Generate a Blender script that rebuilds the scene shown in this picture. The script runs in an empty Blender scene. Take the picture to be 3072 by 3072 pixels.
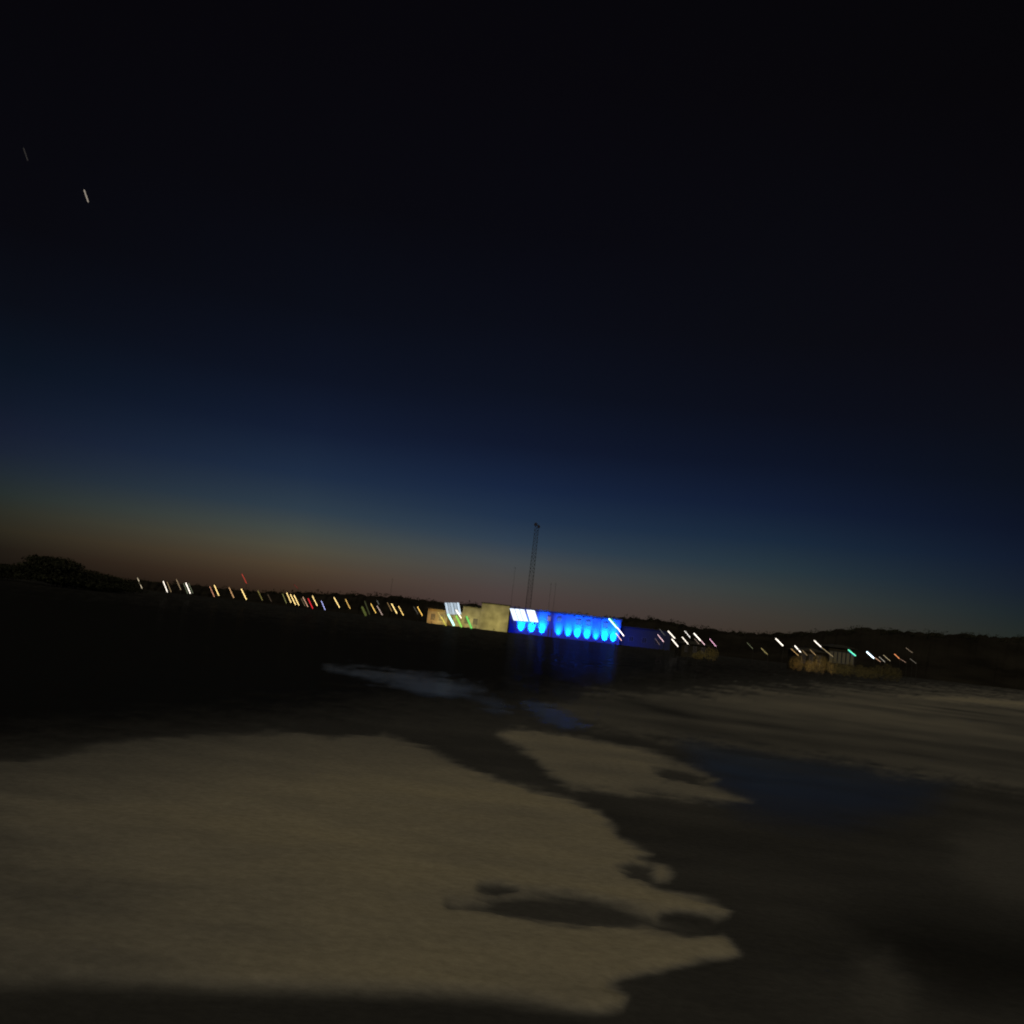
import bpy, math, random
import numpy as np
from mathutils import Vector, Matrix

random.seed(7)
rng = np.random.default_rng(7)
S = bpy.context.scene
COL = S.collection
rad = math.radians

# ------------------------------------------------------------------ camera
F = 3080.0                      # focal length in pixels of the 3072 photograph
H0 = 1880.0                     # horizon row at the middle column
ROLL = rad(6.5)
EYE = Vector((0, 0, 1.7))
pitch = math.atan((H0 - 1536) * math.cos(ROLL) / F)
fw = Vector((0, math.cos(pitch), math.sin(pitch)))
r0 = Vector((1, 0, 0))
u0 = Vector((0, -math.sin(pitch), math.cos(pitch)))
RT = math.cos(ROLL) * r0 + math.sin(ROLL) * u0
UP = -math.sin(ROLL) * r0 + math.cos(ROLL) * u0
cam_d = bpy.data.cameras.new('camera')
cam = bpy.data.objects.new('camera', cam_d)
COL.objects.link(cam)
M = Matrix((RT, UP, -fw)).transposed().to_4x4()
M.translation = EYE
cam.matrix_world = M
cam_d.sensor_fit = 'HORIZONTAL'
cam_d.sensor_width = 36
cam_d.lens = 36 * F / 3072
cam_d.clip_start = 0.1
cam_d.clip_end = 9000
cam_d.dof.use_dof = True          # phone lens focused close by: the far shore is a touch soft
cam_d.dof.focus_distance = 4.5
cam_d.dof.aperture_fstop = 5.5
S.camera = cam

S.view_settings.view_transform = 'Standard'
S.view_settings.look = 'None'
S.view_settings.exposure = 0
S.view_settings.gamma = 1
S.cycles.use_denoising = True
S.cycles.max_bounces = 4
S.cycles.sample_clamp_indirect = 2.0


def lin(c):
    out = []
    for v in c:
        v /= 255
        out.append(v / 12.92 if v <= 0.04045 else ((v + .055) / 1.055) ** 2.4)
    return tuple(out)


# ------------------------------------------------------------------ sky
W = bpy.data.worlds.new('World')
S.world = W
W.use_nodes = True
nt = W.node_tree
for n in list(nt.nodes):
    nt.nodes.remove(n)
out = nt.nodes.new('ShaderNodeOutputWorld')
bg = nt.nodes.new('ShaderNodeBackground')
tc = nt.nodes.new('ShaderNodeTexCoord')
sep = nt.nodes.new('ShaderNodeSeparateXYZ')
nt.links.new(tc.outputs['Generated'], sep.inputs[0])
nt.links.new(bg.outputs[0], out.inputs[0])


def wmath(op, a, b=None, clamp=False):
    n = nt.nodes.new('ShaderNodeMath')
    n.operation = op
    n.use_clamp = clamp
    for i, v in enumerate((a, b)):
        if v is None:
            continue
        if isinstance(v, (int, float)):
            n.inputs[i].default_value = v
        else:
            nt.links.new(v, n.inputs[i])
    return n.outputs[0]


ZMAX = math.sin(rad(60))
tz = wmath('DIVIDE', sep.outputs[2], ZMAX, True)
az = wmath('ARCTAN2', sep.outputs[0], sep.outputs[1])

RAMPS = [
    (-27, [(0, (24, 19, 15)), (1, (30, 26, 20)), (2, (42, 39, 29)), (3, (42, 44, 37)), (3.8, (38, 46, 45)), (5, (33, 42, 50)),
           (6.2, (27, 35, 51)), (7.4, (23, 30, 48)), (8.8, (18, 26, 42)), (10.8, (13, 21, 34)), (14, (11, 14, 23)), (18, (9, 9, 15)), (31, (7, 6, 10)), (60, (4, 4, 6))]),
    (-11.5, [(0, (44, 32, 24)), (1, (66, 50, 38)), (2, (80, 67, 51)), (3, (80, 77, 64)), (4, (68, 75, 72)), (5.4, (48, 63, 76)),
             (7.4, (31, 46, 69)), (10, (20, 30, 52)), (13, (14, 20, 36)), (17, (11, 14, 24)), (23, (9, 9, 15)), (31, (8, 7, 12)), (60, (4, 4, 6))]),
    (0, [(0, (64, 49, 46)), (1, (75, 61, 59)), (1.9, (79, 67, 65)), (2.8, (77, 74, 72)), (3.7, (70, 76, 80)), (5, (49, 65, 82)),
         (6.4, (34, 51, 75)), (8.2, (24, 38, 65)), (10.7, (17, 25, 46)), (14, (13, 18, 32)), (18, (11, 13, 23)), (23, (9, 9, 16)), (31, (8, 7, 12)), (60, (4, 4, 6))]),
    (15, [(0, (54, 45, 38)), (1.2, (62, 54, 46)), (2.2, (62, 58, 52)), (3.5, (54, 61, 60)), (5, (40, 55, 64)), (6.6, (27, 43, 62)),
          (8.5, (19, 30, 53)), (11, (14, 21, 39)), (14, (12, 15, 27)), (18, (11, 12, 19)), (31, (8, 7, 11)), (60, (4, 4, 6))]),
    (27, [(0, (35, 38, 33)), (2.5, (36, 42, 39)), (3.6, (30, 39, 43)), (5, (24, 33, 46)), (6.6, (18, 27, 45)), (8.2, (14, 21, 38)),
          (11, (12, 17, 28)), (14, (12, 14, 22)), (18, (11, 10, 16)), (31, (7, 6, 9)), (60, (4, 4, 5))]),
]
prev = None
for i, (a, stops) in enumerate(RAMPS):
    rp = nt.nodes.new('ShaderNodeValToRGB')
    cr = rp.color_ramp
    cr.interpolation = 'B_SPLINE' if False else 'LINEAR'
    while len(cr.elements) < len(stops):
        cr.elements.new(0.5)
    for e, (deg, c) in zip(cr.elements, stops):
        e.position = math.sin(rad(deg * (.94 if deg > 4.5 else .97))) / ZMAX
    for e, (deg, c) in zip(sorted(cr.elements, key=lambda q: q.position), stops):
        e.color = (*lin(c), 1)
    nt.links.new(tz, rp.inputs[0])
    if prev is None:
        prev = rp.outputs[0]
    else:
        a0 = RAMPS[i - 1][0]
        f = wmath('DIVIDE', wmath('SUBTRACT', az, rad(a0)), rad(a - a0), True)
        mx = nt.nodes.new('ShaderNodeMix')
        mx.data_type = 'RGBA'
        mx.inputs['Factor'].default_value = 0
        nt.links.new(f, mx.inputs['Factor'])
        nt.links.new(prev, mx.inputs['A'])
        nt.links.new(rp.outputs[0], mx.inputs['B'])
        prev = mx.outputs['Result']
nt.links.new(prev, bg.inputs[0])
bg.inputs[1].default_value = .94

# ------------------------------------------------------------------ the one sun lamp (low warm night light from behind)
sd_ = bpy.data.lights.new('sun', 'SUN')
sd_.energy = 0.73
sd_.angle = rad(10)
sd_.color = (1.0, 0.87, 0.58)
sun = bpy.data.objects.new('sun', sd_)
sun.rotation_euler = Vector((0.22, 0.74, -0.64)).to_track_quat('-Z', 'Y').to_euler()
sun.location = (-20, -40, 60)
COL.objects.link(sun)


# ------------------------------------------------------------------ helpers
def ray(px, py):
    return fw + RT * ((px - 1536) / F) + UP * ((1536 - py) / F)


def at(px, py, Y):
    d = ray(px, py)
    return EYE + d * (Y / d.y)


def tag(o, label=None, cat=None, group=None, kind=None):
    if label:
        o['label'] = label
    if cat:
        o['category'] = cat
    if group:
        o['group'] = group
    if kind:
        o['kind'] = kind
    return o


def thing(name, loc, label, cat, group=None):
    o = bpy.data.objects.new(name, None)
    o.empty_display_size = 0.2
    o.location = loc
    COL.objects.link(o)
    return tag(o, label, cat, group)


class MB:
    def __init__(s):
        s.v, s.f = [], []

    def box(s, x0, x1, y0, y1, z0, z1):
        b = len(s.v)
        s.v += [(x, y, z) for z in (z0, z1) for y in (y0, y1) for x in (x0, x1)]
        for q in ((0, 2, 3, 1), (4, 5, 7, 6), (0, 1, 5, 4), (2, 6, 7, 3), (0, 4, 6, 2), (1, 3, 7, 5)):
            s.f.append(tuple(b + i for i in q))
        return s

    def tube(s, p, q, r, r2=None, n=10, cap=True):
        p, q = Vector(p), Vector(q)
        r2 = r if r2 is None else r2
        d = (q - p).normalized()
        a = d.orthogonal().normalized()
        c = d.cross(a)
        b = len(s.v)
        for P, R in ((p, r), (q, r2)):
            for i in range(n):
                t = 2 * math.pi * i / n
                s.v.append(tuple(P + a * (R * math.cos(t)) + c * (R * math.sin(t))))
        for i in range(n):
            j = (i + 1) % n
            s.f.append((b + i, b + j, b + n + j, b + n + i))
        if cap:
            s.f.append(tuple(b + n - 1 - i for i in range(n)))
            s.f.append(tuple(b + n + i for i in range(n)))
        return s

    def capsule(s, p, q, r, n=10):
        p, q = Vector(p), Vector(q)
        d = (q - p).normalized()
        e = min(r, (q - p).length * .3)
        s.tube(p + d * e, q - d * e, r, n=n, cap=False)
        s.tube(p, p + d * e, r * .45, r, n=n)
        s.tube(q - d * e, q, r, r * .45, n=n)
        return s

    def prism(s, pts, y0, y1):
        """outline in x,z extruded along y"""
        b, n = len(s.v), len(pts)
        s.v += [(x, y0, z) for x, z in pts] + [(x, y1, z) for x, z in pts]
        s.f.append(tuple(b + i for i in range(n)))
        s.f.append(tuple(b + 2 * n - 1 - i for i in range(n)))
        for i in range(n):
            j = (i + 1) % n
            s.f.append((b + j, b + i, b + n + i, b + n + j))
        return s

    def build(s, name, mat, parent=None, bevel=0):
        me = bpy.data.meshes.new(name)
        off = Vector((0, 0, 0)) if parent is None else parent_world(parent)
        me.from_pydata([tuple(Vector(v) - off) for v in s.v], [], s.f)
        me.update()
        o = bpy.data.objects.new(name, me)
        COL.objects.link(o)
        if parent:
            o.parent = parent
        me.materials.append(mat)
        if bevel:
            m = o.modifiers.new('bevel', 'BEVEL')
            m.width = bevel
            m.segments = 2
        return o


def parent_world(p):
    v = Vector(p.location)
    while p.parent:
        p = p.parent
        v += Vector(p.location)
    return v


MATS = {}


def mat(name, col, rough=.8, noise=0.0, scale=3.0, spec=.3, bump=0.0):
    if name in MATS:
        return MATS[name]
    m = bpy.data.materials.new(name)
    m.use_nodes = True
    t = m.node_tree
    p = t.nodes['Principled BSDF']
    p.inputs['Roughness'].default_value = rough
    p.inputs['Specular IOR Level'].default_value = spec
    p.inputs['Base Color'].default_value = (*col, 1)
    if noise or bump:
        g = t.nodes.new('ShaderNodeTexCoord')
        nz = t.nodes.new('ShaderNodeTexNoise')
        nz.inputs['Scale'].default_value = scale
        nz.inputs['Detail'].default_value = 5
        t.links.new(g.outputs['Object'], nz.inputs[0])
        if noise:
            r = t.nodes.new('ShaderNodeValToRGB')
            r.color_ramp.elements[0].color = (*[c * (1 - noise) for c in col], 1)
            r.color_ramp.elements[1].color = (*[min(1, c * (1 + noise)) for c in col], 1)
            r.color_ramp.elements[0].position = .3
            r.color_ramp.elements[1].position = .7
            t.links.new(nz.outputs[0], r.inputs[0])
            t.links.new(r.outputs[0], p.inputs['Base Color'])
        if bump:
            b = t.nodes.new('ShaderNodeBump')
            b.inputs['Strength'].default_value = bump
            t.links.new(nz.outputs[0], b.inputs['Height'])
            t.links.new(b.outputs[0], p.inputs['Normal'])
    MATS[name] = m
    return m


def glow(col):
    key = 'glow_%.2f_%.2f_%.2f' % tuple(col)
    if key in MATS:
        return MATS[key]
    m = bpy.data.materials.new('lamp_glow')
    m.use_nodes = True
    p = m.node_tree.nodes['Principled BSDF']
    p.inputs['Base Color'].default_value = (.04, .04, .04, 1)
    s = max(col)
    p.inputs['Emission Color'].default_value = (*[c / s for c in col], 1)
    p.inputs['Emission Strength'].default_value = s
    m.cycles.emission_sampling = 'NONE' if s < .8 else 'AUTO'
    MATS[key] = m
    return m


DARK = mat('dark_metal', (.02, .02, .022), .6)


# ------------------------------------------------------------------ ground and water
def vnoise(x, y, seed=0):
    xi, yi = np.floor(x).astype(np.int64), np.floor(y).astype(np.int64)
    fx, fy = x - xi, y - yi
    fx, fy = fx * fx * (3 - 2 * fx), fy * fy * (3 - 2 * fy)

    def h(a, b):
        n = (a * 374761393 + b * 668265263 + seed * 1442695041) & 0x7fffffff
        n = ((n ^ (n >> 13)) * 1274126177) & 0x7fffffff
        return ((n ^ (n >> 16)) & 0xffff) / 65535.0
    return ((h(xi, yi) * (1 - fx) + h(xi + 1, yi) * fx) * (1 - fy) + (h(xi, yi + 1) * (1 - fx) + h(xi + 1, yi + 1) * fx) * fy) * 2 - 1


def fbm(x, y, seed=0, o=4):
    t, a, f = 0, 1, 1
    for i in range(o):
        t = t + a * vnoise(x * f + 17.3 * i, y * f - 9.1 * i, seed + i)
        a *= .5
        f *= 2.03
    return t


def sdist(px, py, poly):
    """signed distance to an outline, positive inside"""
    n = len(poly)
    d = np.full(px.shape, 1e18)
    ins = np.zeros(px.shape, bool)
    for i in range(n):
        ax, ay = poly[i]
        bx, by = poly[(i + 1) % n]
        ex, ey = bx - ax, by - ay
        wx, wy = px - ax, py - ay
        t = np.clip((wx * ex + wy * ey) / (ex * ex + ey * ey + 1e-9), 0, 1)
        d = np.minimum(d, (wx - ex * t) ** 2 + (wy - ey * t) ** 2)
        c = (ay > py) != (by > py)
        with np.errstate(divide='ignore', invalid='ignore'):
            xx = ax + (py - ay) * ex / (ey if ey else 1e-9)
        ins ^= c & (px < xx)
    d = np.sqrt(d)
    return np.where(ins, d, -d)


# the surveyed outlines of the flats (photo pixel pairs, laid out on the ground plane below)
BANK = [(-700, 2330), (0, 2285), (150, 2268), (400, 2228), (620, 2206), (800, 2200), (1000, 2215), (1150, 2200), (1280, 2238),
        (1380, 2295), (1480, 2345), (1600, 2378), (1720, 2402), (1800, 2432), (1848, 2475), (1862, 2512), (1930, 2545), (1962, 2562),
        (1915, 2575), (1945, 2590), (1990, 2605), (2018, 2635), (2008, 2648), (1960, 2650), (2060, 2680), (2150, 2708), (2188, 2745),
        (2150, 2752), (2030, 2736), (1990, 2745), (2060, 2765), (2170, 2790), (2200, 2830), (2226, 2868), (2200, 2876), (2100, 2885),
        (1990, 2910), (1870, 2930), (1830, 2955), (1885, 2990), (1870, 3028), (1790, 3038), (1680, 3022), (1500, 2994), (1250, 2976),
        (900, 2968), (640, 2966), (420, 2950), (300, 2945), (0, 2955), (-700, 3000)]
ISLET = [(1500, 2205), (1560, 2198), (1700, 2210), (1850, 2235), (2000, 2270), (2100, 2310), (2160, 2340), (2130, 2352), (2185, 2378), (2260, 2408),
         (2150, 2402), (2000, 2386), (1850, 2376), (1720, 2360), (1650, 2325), (1590, 2265)]
HOLES = [[(1350, 2722), (1480, 2705), (1530, 2690), (1600, 2682), (1750, 2686), (1880, 2712), (1990, 2735), (2150, 2755), (2180, 2800), (2070, 2812),
          (1960, 2790), (1860, 2782), (1760, 2785), (1650, 2772), (1520, 2745)],
         [(1865, 2618), (1900, 2604), (1945, 2606), (1985, 2650), (1930, 2652), (1880, 2638)],
         [(1450, 2668), (1500, 2662), (1550, 2676), (1490, 2684)],
         [(1965, 2318), (2030, 2305), (2110, 2330), (2150, 2352), (2060, 2355), (1995, 2345)]]
FLATS = [(1640, 2120), (1760, 2085), (2000, 2085), (2300, 2066), (2700, 2062), (3800, 2120), (3800, 2450), (3072, 2372), (2800, 2338),
         (2600, 2300), (2400, 2270), (2250, 2248), (2080, 2218), (1900, 2192), (1750, 2160)]
STREAK = [(2700, 2088), (2900, 2092), (3072, 2104), (3400, 2126), (3400, 2150), (3072, 2122), (2900, 2108)]
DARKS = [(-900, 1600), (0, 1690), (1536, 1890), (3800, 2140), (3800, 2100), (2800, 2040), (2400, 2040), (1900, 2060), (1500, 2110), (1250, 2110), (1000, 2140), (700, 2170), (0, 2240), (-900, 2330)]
LAGOON = [(2070, 2232), (2300, 2268), (2500, 2296), (2700, 2326), (2830, 2352), (2780, 2400), (2690, 2440), (2540, 2462), (2380, 2450), (2250, 2418), (2120, 2330)]
SHOALS = [([(2560, 2760), (2800, 2740), (3072, 2790), (3800, 2800), (3800, 3060), (2900, 3010), (2640, 2900)], 120, .026),
          ([(2860, 2520), (2960, 2470), (3400, 2480), (3400, 2720), (3000, 2680), (2900, 2620)], 70, .105),
          ([(2560, 2860), (2660, 2850), (2740, 2960), (2700, 3060), (2580, 3020)], 60, .10),
          ([(-900, 2985), (0, 2985), (300, 2975), (900, 2985), (1500, 3010), (1780, 3060), (1780, 4200), (-900, 4200)], 26, .055)]
GLOWFLAT = [(1590, 1915), (1660, 1925), (1900, 1950), (2060, 1970), (2040, 2010), (1880, 2035), (1700, 2025), (1600, 1990)]
POOLS = [([(980, 2002), (1060, 2008), (1200, 2020), (1330, 2038), (1430, 2058), (1455, 2070), (1400, 2080), (1330, 2088), (1260, 2078), (1160, 2042), (1060, 2020)], 22, .38),
         ([(1575, 2110), (1640, 2114), (1690, 2145), (1752, 2178), (1690, 2180), (1632, 2158)], 20, .33),
         ([(1400, 2092), (1480, 2096), (1535, 2128), (1480, 2134)], 18, .2)]

dpx = []
v = 1500.0
while v > 1.3:
    dpx.append(v)
    v -= min(max(6.5, 0), max(v * .05, .1)) if v < 1100 else 14
radii = [0.35, 1.0, 2.0, 2.8] + [1.7 * F / d for d in dpx]
radii = np.array(radii)
front = np.linspace(rad(-36), rad(36), 460)
back = np.linspace(rad(36), rad(324), 70)[1:-1]
ang = np.concatenate([front, back])
R_, A_ = np.meshgrid(radii, ang, indexing='ij')
X, Y = R_ * np.sin(A_), R_ * np.cos(A_)
X, Y = X.ravel(), Y.ravel()
# photo coordinates of every ground vertex
P = np.stack([X, Y, np.full_like(X, -EYE.z)], 1)
dep = P @ np.array(fw)
ok = dep > .2
dep_ = np.where(ok, dep, 1)
PX = np.where(ok, 1536 + F * (P @ np.array(RT)) / dep_, 1536 + 9000 * np.sign(X))
PY = np.where(ok, 1536 - F * (P @ np.array(UP)) / dep_, 9000)
far = np.clip(np.hypot(X, Y) / 9, .6, 6)          # ripples widen with distance
N1 = fbm(X / 1.1, Y / .9, 3)
N2 = fbm(X / .28, Y / .2, 11, 3)
N3 = fbm(X / .11, Y / .06, 19, 3)
WOB = N1 * 10 + N2 * 8 + N3 * 4


def band(poly, soft, wob=1.0, shift=0):
    s = sdist(PX, PY, poly) + WOB * wob + shift
    return s, np.clip(s / soft * .5 + .5, 0, 1) ** 2 * (3 - 2 * np.clip(s / soft * .5 + .5, 0, 1))


tone = np.full(X.shape, .066)
tone += .012 * N1
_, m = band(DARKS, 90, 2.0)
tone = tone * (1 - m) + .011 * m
for pl, soft, v in SHOALS:
    _, m = band(pl, soft, 1.2)
    tone = tone * (1 - m) + v * m
sf, m = band(FLATS, 26, 1.6)
lanes = .75 * fbm(X / 3.4 + Y / 14, Y / 5.5 - X / 30, 31, 4) + .45 * fbm(X / 11 + Y / 9, Y / 2.2, 37, 4)
tone = tone * (1 - m) + (np.clip(.165 + .078 * lanes, .03, .25)) * m
_, m = band(STREAK, 7, .25)
tone = tone * (1 - m) + .34 * m
si, m = band(ISLET, 17, .8)
tone = tone * (1 - m) + (.275 + .035 * N1) * m
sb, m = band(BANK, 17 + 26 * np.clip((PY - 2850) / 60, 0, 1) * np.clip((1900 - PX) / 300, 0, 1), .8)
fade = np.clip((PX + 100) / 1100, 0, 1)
bank_tone = .20 + .145 * fade + .035 * fbm(X / 2.6, Y / 1.3, 51) + .022 * fbm(X / .5, Y / .34, 57)  # fall-off of light to the left painted into the mottled bank tone
top = np.clip((PY - (2200 + np.clip(900 - PX, 0, 900) * .09)) / 170, 0, 1)   # the bank is darker towards its far rim
bank_tone = bank_tone * (.55 + .45 * top)
tone = tone * (1 - m) + bank_tone * m
land = np.maximum(sb, si)
sh = np.full(X.shape, -1e9)
for i, h in enumerate(HOLES):
    s, m = band(h, 26 if i == 0 else 16, 1.2, 4)
    tone = tone * (1 - m * .93) + .065 * m * .93
    sh = np.maximum(sh, s)
film = np.zeros(X.shape)
stre = 22 * fbm(X / 3.5 + Y / 9, Y / .8, 71)            # the far edge of the lagoon breaks up into ripples
sl = sdist(PX, PY, LAGOON) + WOB + stre
q = np.clip(sl / 190 + .5, 0, 1)
film = np.maximum(film, .33 * q * q * (3 - 2 * q)) * (1 - .9 * np.clip(sf / 30 + .5, 0, 1))
wet = np.minimum(sl - 60, -land)
film = np.maximum(film, .04 * np.clip(sdist(PX, PY, GLOWFLAT) / 60 + .6, 0, 1))  # wet shine added before the hall, standing in for its blue bloom
for pl, soft, k in POOLS:
    s = sdist(PX, PY, pl) + WOB * .8 + stre * .35
    q = np.clip(s / soft * .5 + .5, 0, 1)
    film = np.maximum(film, k * q * q * (3 - 2 * q))
core = film > .15
film *= 1 - np.clip(land / 14 + .6, 0, 1)
Z = .004 * N2
Z = Z + .018 * np.clip(land / 30, 0, 1) - .03 * np.clip(sh / 26 + .5, 0, 1)
Z += np.where(R_.ravel() < 40, .010 * N1, 0)
Z *= 1 - np.clip(film / .12, 0, 1)
tone = tone * (1 - .45 * np.clip(film / .3, 0, 1))

nr, na = R_.shape
verts = np.stack([X, Y, Z], 1)
dry_q, wet_q = [], []
for i in range(nr - 1):
    b0, b1 = i * na, (i + 1) * na
    for j in range(na):
        k = (j + 1) % na
        (wet_q if core[b0 + j] and core[b1 + k] else dry_q).append((b0 + j, b1 + j, b1 + k, b0 + k))
dry_q.append(tuple(range(na)))


def sheet(name, faces):
    idx = np.unique(np.concatenate([np.array(f) for f in faces]))
    back_ = np.zeros(len(X), int)
    back_[idx] = np.arange(len(idx))
    me = bpy.data.meshes.new(name)
    me.from_pydata(verts[idx].tolist(), [], [tuple(back_[list(f)]) for f in faces])
    for nm, arr in (('tone', np.clip(tone, .01, .5)), ('film', np.clip(film, 0, 1))):
        a = me.attributes.new(nm, 'FLOAT', 'POINT')
        a.data.foreach_set('value', arr[idx].astype(np.float32))
    me.polygons.foreach_set('use_smooth', [True] * len(me.polygons))
    me.update()
    o = bpy.data.objects.new(name, me)
    COL.objects.link(o)
    return tag(o, kind='structure')


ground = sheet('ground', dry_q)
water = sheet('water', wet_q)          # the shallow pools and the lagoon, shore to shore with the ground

gm = bpy.data.materials.new('pale_and_dark_flats')
gm.use_nodes = True
t = gm.node_tree
pb = t.nodes['Principled BSDF']
gl = t.nodes.new('ShaderNodeBsdfGlossy')
mixs = t.nodes.new('ShaderNodeMixShader')
atn = t.nodes.new('ShaderNodeAttribute')
atn.attribute_name = 'tone'
tcn = t.nodes.new('ShaderNodeTexCoord')
nz = t.nodes.new('ShaderNodeTexNoise')
nz.inputs['Scale'].default_value = 14
nz.inputs['Detail'].default_value = 8
nz.inputs['Roughness'].default_value = .65
t.links.new(tcn.outputs['Object'], nz.inputs[0])
mr = t.nodes.new('ShaderNodeMapRange')
mr.inputs['From Min'].default_value = .25
mr.inputs['From Max'].default_value = .75
mr.inputs['To Min'].default_value = .84
mr.inputs['To Max'].default_value = 1.16
t.links.new(nz.outputs[0], mr.inputs[0])
mm = t.nodes.new('ShaderNodeMath')
mm.operation = 'MULTIPLY'
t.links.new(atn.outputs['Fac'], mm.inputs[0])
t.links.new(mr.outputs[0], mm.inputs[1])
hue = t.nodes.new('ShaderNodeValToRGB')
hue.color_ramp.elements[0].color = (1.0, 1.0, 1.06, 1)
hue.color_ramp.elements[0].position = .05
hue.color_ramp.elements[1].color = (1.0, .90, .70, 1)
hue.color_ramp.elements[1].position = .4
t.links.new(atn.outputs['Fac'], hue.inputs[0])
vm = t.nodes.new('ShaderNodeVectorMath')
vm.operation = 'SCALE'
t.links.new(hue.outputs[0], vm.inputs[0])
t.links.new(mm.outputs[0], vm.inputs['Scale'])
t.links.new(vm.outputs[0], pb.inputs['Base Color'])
pb.inputs['Roughness'].default_value = 1
pb.inputs['Specular IOR Level'].default_value = 0
bp = t.nodes.new('ShaderNodeBump')
bp.inputs['Strength'].default_value = .25
bp.inputs['Distance'].default_value = .02
t.links.new(nz.outputs[0], bp.inputs['Height'])
t.links.new(bp.outputs[0], pb.inputs['Normal'])
gl.inputs['Roughness'].default_value = .15
gl.inputs['Color'].default_value = (.9, .9, .9, 1)
gf = t.nodes.new('ShaderNodeMapRange')              # wet dark mud shines a little, the dry pale ground does not
gf.inputs['From Min'].default_value = .02
gf.inputs['From Max'].default_value = .16
gf.inputs['To Min'].default_value = .012
gf.inputs['To Max'].default_value = .0
t.links.new(atn.outputs['Fac'], gf.inputs[0])
fan = t.nodes.new('ShaderNodeAttribute')             # standing film of water
fan.attribute_name = 'film'
fmx = t.nodes.new('ShaderNodeMath')
fmx.operation = 'MAXIMUM'
t.links.new(fan.outputs['Fac'], fmx.inputs[0])
t.links.new(gf.outputs[0], fmx.inputs[1])
t.links.new(fmx.outputs[0], mixs.inputs[0])
t.links.new(pb.outputs[0], mixs.inputs[1])
t.links.new(gl.outputs[0], mixs.inputs[2])
t.links.new(mixs.outputs[0], t.nodes['Material Output'].inputs[0])
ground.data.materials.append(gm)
water.data.materials.append(gm)

# ------------------------------------------------------------------ hills and woods on the far side
SKYLINE = [(-500, 1665), (-200, 1690), (0, 1712), (200, 1716), (400, 1736), (600, 1757), (800, 1772), (1000, 1777), (1200, 1786), (1366, 1806), (1531, 1822),
           (1700, 1838), (1862, 1852), (1953, 1852), (2057, 1872), (2160, 1888), (2316, 1896), (2450, 1890), (2574, 1880), (2730, 1888),
           (2850, 1896), (3072, 1910), (3400, 1930), (3800, 1965)]
hv, hf = [], []
YH = 430.0
xs = np.linspace(-500, 3800, 420)
crest = np.interp(xs, [a for a, b in SKYLINE], [b for a, b in SKYLINE])
crest = crest + 2.5 * fbm(xs / 60, xs * 0, 5) - 1
for px, py in zip(xs, crest):
    c = at(px, py + 3, YH)
    for k, (dy, fz) in enumerate(((-90, 0), (-45, .35), (-20, .8), (0, 1), (40, .9), (140, .5), (300, -.05))):
        hv.append((c.x * (YH + dy) / YH, YH + dy, c.z * fz - .3 + (.5 * random.uniform(-1, 1) if 0 < k < 6 else 0)))
for i in range(len(xs) - 1):
    for k in range(6):
        a = i * 7 + k
        hf.append((a, a + 7, a + 8, a + 1))
h_ = MB()
h_.v, h_.f = hv, hf
tag(h_.build('hills', mat('dark_hillside', (.022, .020, .018), .95, .4, .05, 0)), kind='structure')

LEAF = mat('dark_leaves', (.02, .022, .014), .8, .35, .8, .1)
BARK = mat('bark', (.025, .02, .016), .9)


def leaves(mb, c, rx, ry, rz, n, size):
    for _ in range(n):
        while True:
            q = Vector((random.uniform(-1, 1), random.uniform(-1, 1), random.uniform(-1, 1)))
            if q.length < 1:
                break
        q = q * (.5 + .5 * random.random()) if q.length < .6 else q
        p = Vector(c) + Vector((q.x * rx, q.y * ry, q.z * rz))
        a = Vector((random.gauss(0, 1), random.gauss(0, 1), random.gauss(0, 1))).normalized() * size * random.uniform(.6, 1.3)
        b = a.orthogonal().normalized() * size * random.uniform(.4, .8)
        k = len(mb.v)
        mb.v += [tuple(p - a), tuple(p - b * .8), tuple(p + a), tuple(p + b)]
        mb.f.append((k, k + 1, k + 2, k + 3))


# far-off wood along the crest of the hills: reads as one mass
wood = MB()
for px, py in zip(xs[::2], crest[::2]):
    if 150 < px < 3300:
        c = at(px + random.uniform(-3, 3), py + 8, YH - 6)
        leaves(wood, (c.x, c.y + random.uniform(-10, 6), c.z - .6), 2.2, 3, random.uniform(1.2, 2.6), 70, .35)
tag(wood.build('woods', LEAF), kind='stuff')


def tree(px, py_top, Y, width, label, nl=2600):
    top = at(px, py_top, Y)
    h = top.z
    o = thing('tree', (top.x, Y, 0), label, 'tree', 'dark trees at the edge of the flats')
    tr = MB()
    tr.tube((top.x, Y, -.1), (top.x + .15, Y, h * .45), h * .035, h * .022, 8)
    for k in range(5):
        a = k * 1.3
        tr.tube((top.x + .1, Y, h * (.3 + .03 * k)), (top.x + math.cos(a) * width * .3, Y + math.sin(a) * width * .3, h * (.6 + .04 * k)), h * .016, h * .006, 6)
    tr.build('trunk', BARK, o)
    cr = MB()
    for k in range(26):
        a, q = random.uniform(0, 6.28), random.uniform(0, .75)
        zz = h * random.uniform(.12, .86)
        w = width * (.30 if zz < h * .7 else .22)
        leaves(cr, (top.x + math.cos(a) * q * width * .5, Y + math.sin(a) * q * width * .5, zz), w, w, h * .14, nl // 9, h * .05)
    leaves(cr, (top.x, Y, h * .9), width * .16, width * .16, h * .1, nl // 12, h * .03)
    cr.build('crown', LEAF, o)


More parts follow.
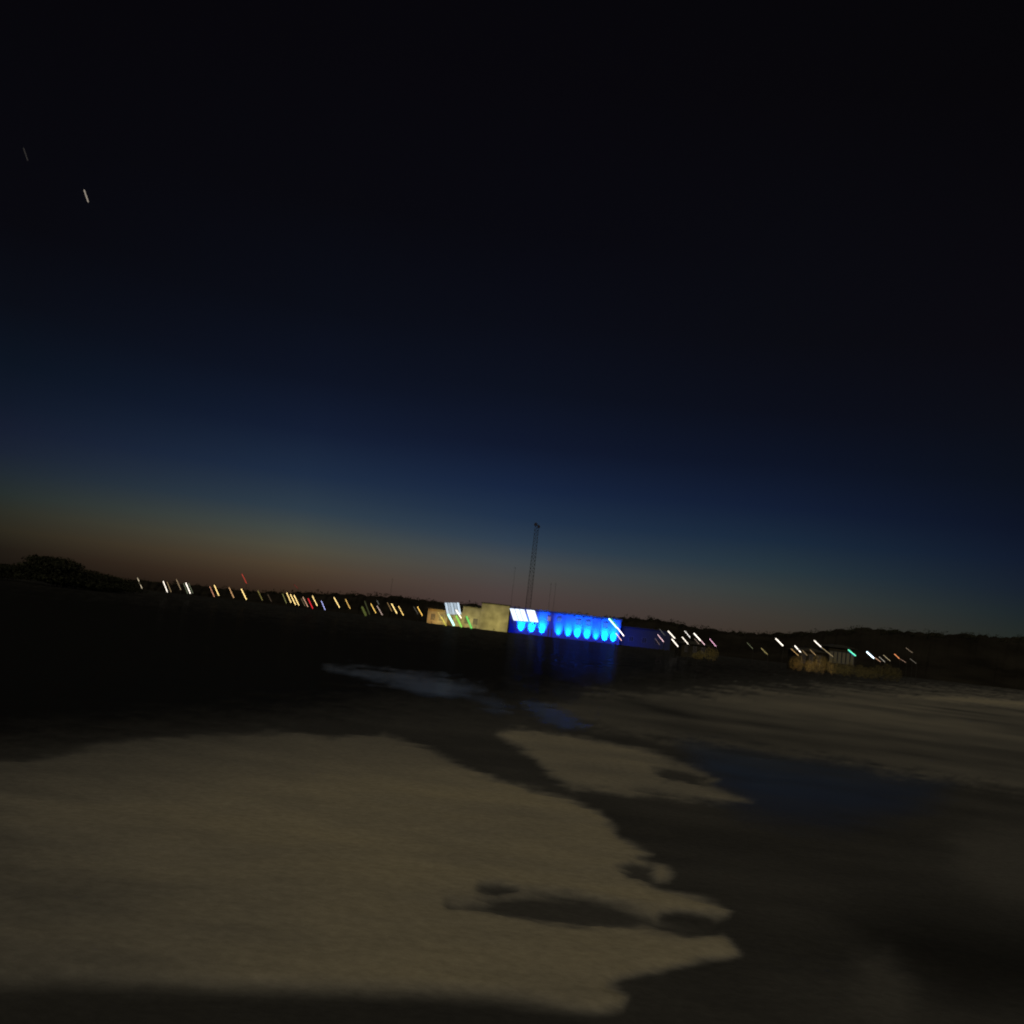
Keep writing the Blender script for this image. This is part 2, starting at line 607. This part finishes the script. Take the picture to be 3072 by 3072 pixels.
tree(185, 1670, 150, 12, 'tallest dark tree of the clump at the left end of the far shore')
tree(30, 1692, 160, 14, 'dark rounded tree at the outer edge of the picture beside the tallest tree')
tree(265, 1708, 155, 11, 'low dark tree on the lamp side of the tallest tree')
tree(330, 1728, 165, 10, 'lowest dark bushy tree next to the first lamp of the row')
tree(-70, 1690, 165, 14, 'dark tree cut by the picture edge beyond the rounded tree')

# ------------------------------------------------------------------ yellow-lit building and blue-lit hall
YB = 300.0


def ax(px, Y=YB):
    py = H0 + (px - 1536) * math.tan(ROLL)
    return at(px, py, Y).x


def window(parent, x0, x1, y, z0, z1, m, label=None):
    f = MB()
    b = .10
    f.box(x0 - b, x1 + b, y - .09, y + .05, z0 - b, z0).box(x0 - b, x1 + b, y - .09, y + .05, z1, z1 + b)
    f.box(x0 - b, x0, y - .09, y + .05, z0, z1).box(x1, x1 + b, y - .09, y + .05, z0, z1)
    f.box((x0 + x1) / 2 - .04, (x0 + x1) / 2 + .04, y - .08, y + .05, z0, z1)
    w = f.build('window', mat('window_frame', (.08, .08, .10), .5), parent)
    if label:
        w['label'] = label
    MB().box(x0, (x0 + x1) / 2 - .04, y - .04, y + .04, z0, z1).box((x0 + x1) / 2 + .04, x1, y - .04, y + .04, z0, z1).build('pane', m, w)
    return w


GLASS = mat('dark_glass', (.03, .03, .035), .15, spec=.5)
PLASTER = mat('cream_plaster', (.42, .39, .28), .9, .3, .5, .1)
STONE = mat('slate_blue_plaster', (.10, .125, .26), .9, .12, .6, .1)
ROOF = mat('dark_roofing', (.03, .03, .03), .8)

# --- the low yellow wing with its taller end block
xa, xb, xc = ax(1282), ax(1442), ax(1522)
o = thing('shop_building', (xa, YB, 0), 'long cream building lit yellow, with a taller plain end block beside the blue hall', 'building')
MB().box(xa, ax(1385), YB, YB + 14, -.3, 4.2).build('wall', PLASTER, o)
MB().box(xa - .4, ax(1385) - .01, YB - .7, YB + 14.4, 4.2, 4.45).build('roof', ROOF, o)
xm = ax(1385)
mid = MB().box(xm, xb - .02, YB - .25, YB + 13, -.3, 6.0).build('middle_block', PLASTER, o)
MB().box(xm - .2, xb - .03, YB - .6, YB + 13.3, 6.0, 6.25).build('parapet', ROOF, mid)
blk = MB().box(xb, xc, YB - 12, YB + 14, -.3, 7.3).build('end_block', PLASTER, o)
MB().box(xb - .2, xc + .15, YB - 12.2, YB + 14.2, 7.3, 7.55).build('parapet', ROOF, blk)
n = 6
for i in range(n):
    cx = xa + 1.6 + (xb - xa - 3.2) * i / (n - 1)
    if i == 2:
        d = MB().box(cx - .75, cx + .75, YB - .05, YB + .03, .02, 2.4).build('door', mat('brown_door', (.12, .07, .03), .6), o)
        MB().tube((cx + .55, YB - .12, 1), (cx + .55, YB - .12, 1.3), .03).build('handle', DARK, d)
    else:
        window(o, cx - .55, cx + .55, YB if cx < xm else YB - .25, 1.2, 2.7, glow((.22, .18, .07)) if i in (1, 3) else glow((.07, .055, .02)))

# --- the blue hall
xd, xe = ax(1527), ax(1858)
o = thing('hall', (xd, YB, 0), 'flat-roofed hall washed in bright blue light from floodlights at its foot', 'building')
MB().box(xd, xe, YB - .5, YB + 18, -.3, 7.0).build('wall', STONE, o)
rf = MB().box(xd - .25, xe + .25, YB - .85, YB + 18.2, 7.0, 7.45).build('roof', mat('dark_coping', (.05, .05, .06), .8), o)
LOBES = [(1563, 1.0), (1594, 1.05), (1625, 1.05), (1675, .42), (1704, .62), (1731, 1.0), (1760, .85), (1787, .42), (1813, 1.0), (1839, 1.0)]
edges = [ax(1547)] + [ax((LOBES[i][0] + LOBES[i + 1][0]) / 2) for i in range(9)]
for x in edges:
    MB().box(x - .22, x + .22, YB - .72, YB - .5, -.2, 6.7).build('pilaster', STONE, o)
pale = glow((.03, .10, .40))
pink = glow((.20, .135, .135))
for (px, m, lb) in ((1644, pink, 'dull pink lit window'), (1674, pale, None), (1731, pale, None), (1760, pale, None), (1813, pale, None)):
    x = ax(px)
    window(o, x - .6, x + .6, YB - .5, 4.5, 5.8, m, lb)
MB().box(ax(1650) - .7, ax(1650) + .7, YB - .58, YB - .46, .02, 2.4).build('door', mat('brown_door', (.12, .07, .03), .6), o)


spill_block = thing('spill_block', (xe + 1.0, YB + 3, 0), 'low dark block added to catch blue light past the far corner of the hall', 'building')  # block added to stand in for the blue bloom beside the hall
x2 = ax(2010, YB + 3)
MB().box(xe + .6, x2, YB + 3, YB + 13, -.3, 5.4).build('wall', mat('dark_cladding', (.03, .035, .06), .8), spill_block)
MB().box(xe + .5, x2 + .3, YB + 2.7, YB + 13.2, 5.4, 5.6).build('roof', ROOF, spill_block)
for q in (.25, .5, .75):
    xx = xe + (x2 - xe) * q
    window(spill_block, xx - .6, xx + .6, YB + 3, 1.4, 2.8, GLASS)


def aim(ob, target):
    d = Vector(target) - parent_world(ob)
    ob.rotation_euler = d.to_track_quat('-Z', 'Y').to_euler()


def floodlight(loc, target, energy, col, label, group, angle=70, blend=1.0, size=.15, cat='floodlight', lens=(.4, .4, .4), squeeze=1.0):
    loc = Vector(loc)
    o = thing('floodlight', (loc.x, loc.y, 0), label, cat, group)
    d = (Vector(target) - loc).normalized()
    MB().box(loc.x - .2, loc.x + .2, loc.y - .15, loc.y + .15, -.1, .06).tube((loc.x, loc.y, .05), (loc.x, loc.y, loc.z - .05), .03).build('stand', DARK, o)
    MB().tube(loc - d * .16, loc + d * .02, .09, .16, 12).build('lamp_housing', DARK, o)
    MB().tube(loc + d * .025, loc + d * .035, .14, .14, 12).build('lens', glow(lens), o)
    L = bpy.data.lights.new('flood_beam', 'SPOT')
    L.energy = energy
    L.color = col
    L.spot_size = rad(angle)
    L.spot_blend = blend
    L.shadow_soft_size = size
    b = bpy.data.objects.new('flood_beam', L)
    COL.objects.link(b)
    b.parent = o
    b.location = loc + d * .1 - parent_world(o)
    aim(b, target)
    b.scale = (squeeze, 1, 1)


BL = (0.0, .17, 1.0)
names = ['blue floodlight under the end of the white sign next to the cream block', 'blue floodlight under the gap in the white sign of the hall',
         'blue floodlight under the far end of the white hall sign', 'dim blue floodlight just past the dull pink window of the hall',
         'medium blue floodlight between the dim one and the bright pair mid-hall', 'bright blue floodlight at the middle of the hall, first of a pair',
         'blue floodlight second of the bright pair mid-hall, before the dim one', 'dimmest blue floodlight, between the mid-hall pair and the end pair',
         'bright blue floodlight one bay before the green lamp at the hall end', 'bright blue floodlight at the hall corner beside the green lamp']
for (px, e), nm in zip(LOBES, names):
    x = ax(px)
    floodlight((x, YB - 2.5, .2), (x, YB - .5, 2.7), 40000 * e, BL, nm, 'blue floodlights along the hall', 86, 1.0, .1, lens=(.0, .3, 1.2), squeeze=.56)
# unseen wide floodlights added to fill the whole facade with blue
for px, nm in ((1580, 'added wide blue floodlight in front of the hall sign'), (1690, 'added wide blue floodlight in front of the middle of the hall'),
               (1800, 'added wide blue floodlight in front of the far end of the hall')):
    floodlight((ax(px), YB - 11, .5), (ax(px), YB, 2.4), 4800, (0, .03, 1), nm, 'added wide blue floodlights in front of the hall', 110, 1, .3, lens=(.0, .1, .6))
floodlight((ax(1872), YB - 6, .4), (ax(1915), YB + 3, 2.4), 3000, (0, .07, 1), 'added faint blue floodlight before the low block past the hall', None, 120, 1, .3, lens=(.0, .1, .5))  # beam added to turn the stand-in block blue
WARM = (1, .86, .30)  # unseen floodlights added below to light the cream walls
for px, e, c, nm in ((1300, 800, (1, .48, .12), 'added orange floodlight at the outer corner of the cream building'), (1345, 700, WARM, 'added yellow floodlight before the door of the cream building'),
                     (1390, 600, WARM, 'added yellow floodlight by the green light columns at the cream building'), (1430, 520, (1, .88, .4), 'added yellow floodlight near the step to the tall end block')):
    floodlight((ax(px), YB - 6, .4), (ax(px), YB, 2.4), e, c, nm, 'added yellow floodlights before the cream building', 100, 1, .3, lens=(.5, .4, .1))
floodlight((ax(1484), YB - 20, .4), (ax(1484), YB - 12, 3.4), 1500, WARM, 'added yellow floodlight facing the plain tall end block', 'added yellow floodlights before the cream building', 100, 1, .3, lens=(.5, .4, .1))


# --- lit signs: frames with leaning bright letters too blurred to read
def sign(px0, py0, px1, py1, lean, bars, Y, col, label):
    """corner pixels of the top edge, the height, and how far the letters lean"""
    a, b = at(px0, py0, Y), at(px1, py1, Y)
    ht = 34 * Y / F
    o = thing('lit_sign', (a.x, Y, a.z - ht), label, 'sign')
    fr = MB()
    fr.box(a.x - .05, b.x + lean + .1, Y + .12, Y + .2, a.z - ht + .03, a.z - ht + .12).box(a.x - .05, b.x + lean + .1, Y + .12, Y + .2, a.z - .25, a.z - .16)
    for q in (.15, .5, .85):
        x = a.x + (b.x + lean - a.x) * q
        fr.box(x - .05, x + .05, Y + .2, Y + .5, a.z - ht - .9, a.z - .2)
    fr.build('sign_frame', DARK, o)
    for (u0_, u1_, k) in bars:
        x0, x1 = a.x + (b.x - a.x) * u0_, a.x + (b.x - a.x) * u1_
        z1_ = a.z + (b.z - a.z) * (u0_ + u1_) / 2
        MB().prism([(x0 + lean, z1_ - ht), (x1 + lean, z1_ - ht), (x1, z1_), (x0, z1_)], Y, Y + .1).build('letter', glow(tuple(k * c for c in col)), o)


sign(1334, 1808, 1377, 1808, 1.05, [(0, .17, .9), (.2, .36, .6), (.38, .57, .75), (.60, .80, .62), (.83, 1, 1.0)], YB - 1.2, (.62, .76, .9), 'pale white lit sign above the eaves of the cream building')
sign(1529, 1825, 1604, 1831, 1.5, [(0, .19, 1), (.21, .38, 1), (.40, .585, 1), (.66, .80, 1), (.805, 1, 1)], YB - 1.3, (1.15, 1.3, 1.5), 'brightest white lit sign with a dark gap, high on the blue hall')

# ------------------------------------------------------------------ mast and thin poles behind the hall
YM = 335.0
top, bot = at(1609, 1575, YM), at(1582, 1835, YM)
o = thing('lattice_mast', (bot.x, YM, 0), 'tall dark lattice mast with an antenna drum rising behind the hall', 'mast')
mb = MB()
hgt = top.z
cx = (at(1580, 1880, YM).x + top.x) / 2


def leg_w(z):
    return .85 - .25 * z / hgt


br = MB()
for sx in (-1, 1):
    for sy in (-1, 1):
        mb.tube((cx + sx * leg_w(0), YM + sy * leg_w(0), 0), (cx + sx * leg_w(hgt), YM + sy * leg_w(hgt), hgt), .065, .045, 6)
z = 0
while z < hgt - 1.5:
    z2 = min(z + 1.25, hgt)
    w1, w2 = leg_w(z), leg_w(z2)
    for sy in (-1, 1):
        br.tube((cx - w1, YM + sy * w1, z), (cx + w2, YM + sy * w2, z2), .028, n=5)
        br.tube((cx + w1, YM + sy * w1, z), (cx - w2, YM + sy * w2, z2), .028, n=5)
        br.tube((cx - w2, YM + sy * w2, z2), (cx + w2, YM + sy * w2, z2), .028, n=5)
        br.tube((cx + sy * w1, YM - w1, z), (cx + sy * w2, YM + w2, z2), .028, n=5)
    z = z2
MAST = mat('mast_steel', (.03, .03, .035), .6)
mb.build('leg_frame', MAST, o)
br.build('lattice', MAST, o)
MB().tube((cx - .5, YM - 1.0, hgt + .1), (cx - .5, YM - .6, hgt + .1), .55, .55, 14).tube((cx + .6, YM - 1, hgt - .6), (cx + .6, YM - .6, hgt - .6), .45, .45, 14) \
    .box(cx - .7, cx + .7, YM - .7, YM + .7, hgt - .1, hgt + .02).build('antenna_drum', MAST, o)
for (p0, p1, r, nm) in (((1546, 1700), (1541, 1745), .07, 'thin pole on the cream block side of the lattice mast'), ((1654, 1748), (1650, 1815), .08, 'thin pole nearest the lattice mast on the hall roof side'),
                        ((1668, 1748), (1664, 1810), .07, 'thin pole farther from the lattice mast, second of the close pair'), ((1178, 1735), (1183, 1772), .08, 'thin pale pole standing out of the woods before the cream building')):
    a = at(*p0, YM)
    o = thing('antenna_pole', (a.x, YM, 0), nm, 'pole', 'thin poles against the glow')
    MB().tube((a.x, YM, 0), (a.x, YM, a.z), r * .7, r * .4, 8).build('pole', MAST, o)
    MB().tube((a.x - .5, YM, a.z - .5), (a.x + .5, YM, a.z - .5), .02, n=6).build('crossbar', MAST, o)

# ------------------------------------------------------------------ lamps of the far shore
CROP = {2: (0, 1600, 2.76), 3: (600, 1650, 2.415), 1: (1200, 1500, 2.415), 4: (1850, 1780, 1.932)}


def lamp(crop, x0, y0, x1, y1, w, col, label, Y=170.0, group='lamps along the far shore', name='street_lamp', cat='street lamp'):
    ox, oy, s = CROP[crop]
    a = at(ox + x0 / s, oy + y0 / s, Y)
    b = at(ox + x1 / s, oy + y1 / s, Y)
    r = w * .44 * Y / F / 2
    base = b + (b - a).normalized() * .05
    o = thing(name, (base.x, Y, 0), label, cat, group)
    pz = max(base.z, .3)
    MB().tube((base.x, Y, -.1), (base.x, Y, .25), .07, .07, 8).tube((base.x, Y, .25), (base.x, Y, pz), .035, .03, 8).build('pole', DARK, o)
    MB().capsule(a, b, r).build('lamp_streak', glow(col), o)  # smeared light built into the shape as a leaning glowing tube
    d = (b - a).normalized()
    MB().tube(a - d * .06, a + d * .02, r * .8, r * 1.08, 8).build('lamp_cap', DARK, o)


YW = (1.9, 1.35, .5)      # bright yellow white
AM = (.75, .42, .13)      # amber
DA = (.30, .18, .07)      # dim amber
OL = (.22, .21, .07)      # dim olive
WH = (2.0, 1.8, 1.55)      # bright white
PK = (1.5, .95, 1.05)     # pinkish white
DG = (.12, .12, .11)      # dim grey
lamp(2, 1138, 368, 1178, 460, 4, (.75, .62, .42), 'first pale lamp of the row, alone beside the dark trees')
lamp(2, 1350, 395, 1387, 487, 5, WH, 'bright white lamp with a dim amber lamp close behind it')
lamp(2, 1383, 402, 1418, 488, 3.5, (.35, .24, .12), 'dim amber lamp close beside the first bright white lamp')
lamp(2, 1460, 380, 1498, 468, 3.5, (.45, .32, .18), 'soft amber lamp between two bright white lamps')
lamp(2, 1537, 407, 1577, 500, 6, WH, 'bright white lamp between two faint greenish halos')
lamp(2, 1520, 412, 1556, 500, 6, (.10, .115, .07), 'faint greenish halo on the tree side of a bright white lamp', 172)  # halo of the bright lamp built as two dim glowing bodies
lamp(2, 1560, 412, 1597, 497, 6, (.10, .115, .07), 'faint greenish halo on the hall side of a bright white lamp', 172)
lamp(2, 1737, 440, 1775, 527, 3.5, (.8, .35, .2), 'small orange lamp paired with a taller bright yellow lamp')
lamp(2, 1773, 427, 1813, 517, 5, YW, 'bright yellow lamp paired with a small orange lamp')
lamp(3, 210, 270, 245, 348, 4, (.9, .5, .22), 'single orange lamp midway between two bright yellow lamps')
lamp(3, 303, 172, 338, 243, 4, (.55, .045, .03), 'red warning light high above the row of lamps', 190, None, 'warning_light', 'warning light')
lamp(3, 298, 280, 337, 360, 5.5, YW, 'bright yellow lamp right below the high red warning light')
lamp(3, 418, 292, 453, 365, 4, (.26, .22, .06), 'olive lamp standing alone past the red warning light')
lamp(3, 490, 320, 518, 375, 6, (.05, .032, .02), 'very dim brown lamp before the tight bright group of three')
lamp(3, 597, 315, 627, 388, 4, OL, 'dim olive lamp at the start of the tight bright group')
lamp(3, 627, 308, 660, 382, 4.5, YW, 'first bright yellow lamp of the tight group of three')
lamp(3, 655, 320, 693, 398, 5, YW, 'middle bright yellow lamp of the tight group of three')
lamp(3, 680, 325, 717, 402, 5, YW, 'last bright yellow lamp of the tight group of three')
lamp(3, 733, 350, 762, 408, 4, (.14, .10, .06), 'dim lamp just before the thin pinkish orange lamp')
lamp(3, 745, 340, 782, 412, 4, (.85, .5, .32), 'thin pinkish orange lamp beside the low red lamp')
lamp(3, 782, 350, 818, 425, 6, (.85, .02, .035), 'broad red lamp low in the row of yellow lamps')
lamp(3, 812, 330, 850, 405, 4.5, YW, 'bright yellow lamp on the hall side of the broad red lamp')
lamp(3, 878, 367, 907, 435, 4.5, (.55, .6, 1.2), 'bluish white lamp, the only one in the yellow row')
lamp(3, 970, 342, 1012, 418, 5, YW, 'bright yellow lamp alone after the bluish white lamp')
lamp(3, 1053, 355, 1088, 425, 4.5, (1.0, .6, .16), 'amber lamp before the green glowing column')
lamp(3, 1172, 408, 1204, 478, 15, (.07, .085, .018), 'broad dull green lit patch built as a glowing column among the lamps', 175, None, 'light_column', 'light column')  # green-lit surface built as a glowing body, no lamp of its own
lamp(3, 1192, 368, 1230, 470, 7, (.035, .040, .015), 'very dim olive lamp rising behind the dull green column', 178)
lamp(3, 1237, 388, 1275, 458, 4.5, (1.3, .8, .18), 'yellow lamp just past the dull green column')
lamp(3, 1282, 403, 1322, 472, 4, (.7, .5, .42), 'pinkish lamp under a short grey lamp')
lamp(3, 1281, 365, 1297, 395, 4, DG, 'short dim grey lamp above the pinkish lamp', 185)
lamp(3, 1357, 380, 1390, 445, 4, DA, 'dim amber lamp next to a bright yellow lamp near the cream building')
lamp(3, 1387, 388, 1427, 460, 5.5, YW, 'brightest yellow lamp near the cream building')
lamp(3, 1437, 405, 1475, 475, 4.5, (1.6, 1.05, .32), 'thin yellow lamp after the brightest one near the cream building')
lamp(3, 1548, 410, 1580, 465, 3.5, (.09, .085, .07), 'dim grey lamp beside the last yellow lamp of the row')
lamp(3, 1575, 410, 1612, 477, 4.5, (1.6, .95, .2), 'last yellow lamp of the row, at the corner of the cream building')
lamp(3, 680, 250, 710, 280, 6, (.09, .012, .01), 'faint red light above the tight bright group of lamps', 200, None, 'warning_light', 'warning light')
# in front of the cream building
G2 = 'lamps before the cream building'
lamp(1, 275, 810, 305, 865, 3.5, (.75, .55, .16), 'thin yellow lamp highest before the cream wall', 250, G2)
lamp(1, 298, 845, 335, 912, 5, (.85, .75, .10), 'yellow lamp low at the foot of the cream wall', 250, G2)
lamp(1, 240, 850, 282, 902, 3, (.34, .24, .08), 'dim amber lamp near the orange corner of the cream wall', 250, G2)
lamp(1, 347, 825, 393, 912, 13, (.9, 1.9, 1.6), 'bright bluish green light column before the cream wall', 250, 'green light columns', 'light_column', 'light column')
lamp(1, 405, 835, 447, 922, 13, (.30, .75, .10), 'yellowish green light column between the other two columns', 250, 'green light columns', 'light_column', 'light column')
lamp(1, 480, 840, 520, 932, 13, (.16, .68, .13), 'plain green light column nearest the tall end block', 250, 'green light columns', 'light_column', 'light column')
lamp(1, 405, 795, 445, 857, 6, (2.6, 2.1, 1.5), 'bright warm white lamp under the pale sign on the cream building', 250, G2)
# hall corner
G3 = 'lamps at the corner of the blue hall'
lamp(1, 1512, 858, 1572, 928, 9, (1.3, 2.8, 1.6), 'broad greenish white lamp at the far corner of the hall', 250, G3)
lamp(1, 1525, 858, 1578, 918, 8, (.03, .45, .06), 'green lamp hugging the broad greenish white lamp', 255, G3)
lamp(1, 1572, 922, 1622, 986, 6, (2.6, 2.2, 2.3), 'pinkish white lamp below the greenish lamp at the hall corner', 245, G3)
lamp(1, 1563, 963, 1606, 1020, 4, (1.7, .95, .9), 'lowest pink lamp at the hall corner, near the ground', 240, G3)
# right of the hall
G4 = 'lamps between the hall and the dark hill'
lamp(4, 247, 205, 280, 245, 3, DG, 'dim grey lamp highest in the cluster right after the hall', 175, G4)
lamp(4, 237, 238, 273, 282, 3.5, PK, 'thin pink lamp first in the cluster after the hall', 170, G4)
lamp(4, 222, 260, 250, 300, 4, (.13, .09, .09), 'dim mauve lamp lowest on the hall side of the cluster', 170, G4)
lamp(4, 297, 217, 338, 262, 6.5, WH, 'broad white lamp directly above another broad white lamp', 165, G4)
lamp(4, 318, 263, 357, 310, 6.5, WH, 'broad white lamp directly below another broad white lamp', 160, G4)
lamp(4, 378, 252, 415, 295, 5, WH, 'white lamp under a thinner white lamp, mid-cluster', 160, G4)
lamp(4, 393, 217, 427, 257, 4, (1.5, 1.4, 1.3), 'thin white lamp above a thicker white lamp, mid-cluster', 165, G4)
lamp(4, 446, 230, 487, 275, 7.5, WH, 'broadest white lamp of the cluster with a pink lamp at its foot', 165, G4)
lamp(4, 487, 272, 511, 299, 4, PK, 'short pink lamp at the foot of the broadest white lamp', 160, G4)
lamp(4, 450, 262, 478, 295, 3, (.25, .18, .14), 'dim lamp tucked under the broadest white lamp', 165, G4)
lamp(4, 538, 263, 576, 308, 4, (1.4, .7, 1.0), 'pink lamp standing alone past the cluster', 160, G4)
lamp(4, 755, 285, 790, 322, 4, (.10, .11, .06), 'dim greenish lamp alone in the dark gap between clusters', 170, G4)
lamp(4, 837, 317, 875, 355, 3, (.45, .36, .14), 'thin yellow lamp low in the dark gap between clusters', 150, G4)
lamp(4, 920, 260, 965, 305, 8, WH, 'very broad white lamp standing alone over the lit yards', 165, G4)
lamp(4, 1030, 302, 1068, 343, 7, WH, 'broad white lamp at the hall side of the lit hedges', 160, G4)
lamp(4, 1010, 320, 1055, 362, 4, (.55, .33, .12), 'amber lamp below the broad white lamp at the lit hedges', 158, G4)
lamp(4, 1075, 330, 1105, 360, 3, (.38, .26, .13), 'short amber lamp over the first lit hedge', 158, G4)
lamp(4, 1120, 325, 1155, 360, 3, (.5, .33, .16), 'thin amber lamp over the orange lit hedge', 158, G4)
lamp(4, 1143, 272, 1187, 313, 6.5, WH, 'white lamp highest above the lit hedges, with an amber lamp at its foot', 165, G4)
lamp(4, 1187, 313, 1255, 368, 3.5, (.42, .32, .17), 'long thin amber lamp at the foot of the highest white lamp', 160, G4)
lamp(4, 1340, 325, 1387, 363, 6.5, (.25, 1.5, .85), 'bright green lamp beside the low building with dim windows', 155, G4)
lamp(4, 1345, 333, 1378, 363, 4, (.0, .18, .5), 'blue lamp touching the bright green lamp', 158, G4)
lamp(4, 1447, 337, 1492, 377, 9, (2.2, 2.8, 3.2), 'broad bluish white lamp past the bright green lamp', 155, G4)
lamp(4, 1492, 370, 1530, 397, 3.5, (.6, .35, .22), 'thin orange lamp at the foot of the broad bluish white lamp', 150, G4)
lamp(4, 1520, 367, 1557, 400, 3, (.42, .38, .32), 'thin pale lamp after the broad bluish white lamp', 150, G4)
lamp(4, 1545, 357, 1587, 393, 3.5, (.42, .33, .20), 'thin buff lamp between the pale lamp and the red one', 150, G4)
lamp(4, 1608, 350, 1640, 380, 4, (1.2, .42, .16), 'red orange lamp near the dark hill', 150, G4)
lamp(4, 1642, 380, 1678, 402, 3, (.28, .17, .12), 'dim lamp at the foot of the red orange lamp', 148, G4)
lamp(4, 1675, 315, 1715, 345, 3, (.24, .18, .12), 'dim buff lamp highest and nearest the dark hill', 155, G4)
lamp(4, 1698, 377, 1737, 407, 3, (.16, .14, .11), 'last dim lamp of all, low before the dark hill', 148, G4)

# ------------------------------------------------------------------ lit hedges and low buildings past the hall
HEDGE = mat('lit_hedge_leaves', (.14, .12, .06), .9, .2, 2.0, 0)


def hedge(px0, px1, py_base, py_top, Y, label):
    cpx = (px0 + px1) / 2
    h = (py_base - py_top) * Y / F
    z0 = 0
    xa_, xb_ = ax(px0, Y), ax(px1, Y)
    o = thing('hedge', ((xa_ + xb_) / 2, Y, z0), label, 'hedge', 'hedges lit from the yards')
    st = MB()
    cr = MB()
    k = max(2, int((xb_ - xa_) / .8))
    zt = at(cpx, py_top, Y).z
    for i in range(k):
        x = xa_ + (xb_ - xa_) * (i + .5) / k
        st.tube((x, Y, -.1), (x + .05, Y, zt * .5), .05, .02, 6)
        hh = zt * random.uniform(.45, 1.0)
        leaves(cr, (x, Y, hh * .52), .75, .6, hh * .48, 800, .05)
    st.build('stem', BARK, o)
    cr.build('foliage', HEDGE, o)
    return (xa_, xb_, zt)


YD = (1, .72, .32)
hedge(2085, 2112, 1957, 1932, 150, 'dull olive hedge under the broadest white lamp of the cluster')
hedge(2122, 2150, 1960, 1936, 150, 'small yellowish hedge under the lone pink lamp')
hedge(2376, 2404, 1978, 1958, 150, 'orange lit hedge at the hall side of the yards')
hedge(2418, 2482, 1984, 1952, 150, 'long golden lit hedge under the thin amber lamp')
hedge(2490, 2560, 1992, 1966, 148, 'olive lit hedge in front of the low building with dim windows')
hedge(2570, 2645, 2000, 1985, 148, 'low dim hedge past the bright green lamp')
hedge(2650, 2700, 2003, 1990, 148, 'lowest dim hedge nearest the dark hill')


def hedge_fill_light(px, Y, e, col, label):
    floodlight((ax(px, Y), Y - 4, .4), (ax(px, Y), Y, 1.2), e, col, label, 'added floodlights at the hedges', 120, 1, .2, lens=tuple(.3 * c for c in col))  # unseen floodlight added to brighten a hedge


hedge_fill_light(2098, 150, 60, (1, .85, .5), 'added floodlight before the dull olive hedge')
hedge_fill_light(2136, 150, 110, (1, .75, .3), 'added floodlight before the small yellowish hedge')
hedge_fill_light(2388, 150, 300, (1, .55, .2), 'added floodlight before the orange lit hedge')
hedge_fill_light(2452, 150, 700, (1, .68, .32), 'added floodlight before the long golden hedge')
hedge_fill_light(2530, 148, 110, (1, .85, .45), 'added floodlight before the hedge of the low building')
hedge_fill_light(2610, 148, 60, (1, .82, .45), 'added floodlight before the low dim hedge')

for (p0, p1, ptop, Y, label, wins) in ((2484, 2562, 1944, 178, 'low building with a row of dim windows behind the olive hedge', 6),
                                       (2395, 2470, 1955, 160, 'low dark shed behind the long golden hedge', 3),
                                       (2045, 2125, 1934, 172, 'low dark shed behind the white lamp cluster', 3)):
    x0, x1 = ax(p0, Y), ax(p1, Y)
    h = at((p0 + p1) / 2, ptop, Y).z
    o = thing('low_building', (x0, Y, 0), label, 'building')
    MB().box(x0, x1, Y, Y + 6, -.2, h).build('wall', mat('grey_render', (.035, .032, .026), .9, .2, 1.0, .1), o)
    MB().prism([(x0 - .25, h), (x1 + .25, h), (x1 + .25, h + .1), ((x0 + x1) / 2, h + .55), (x0 - .25, h + .1)], Y - .3, Y + 6.3).build('roof', ROOF, o)
    for i in range(wins):
        cx = x0 + (x1 - x0) * (i + .6) / (wins + .2)
        window(o, cx - .2, cx + .2, Y, h * .42, h * .82, glow((.035, .028, .012)) if wins == 6 else GLASS)

# ------------------------------------------------------------------ the two stars in the upper left
for (a, b, w, c, label) in (((252, 569), (265, 607), 4.0, (.28, .24, .20), 'bright white star high over the dark trees'),
                            ((70, 443), (84, 483), 3.0, (.016, .015, .017), 'faint star above and outside the bright star')):
    A, B = at(*a, 3000), at(*b, 3000)
    mb = MB().capsule(A, B, w * 3000 / F / 2)
    st = mb.build('star', glow(c))
    tag(st, label, 'star')
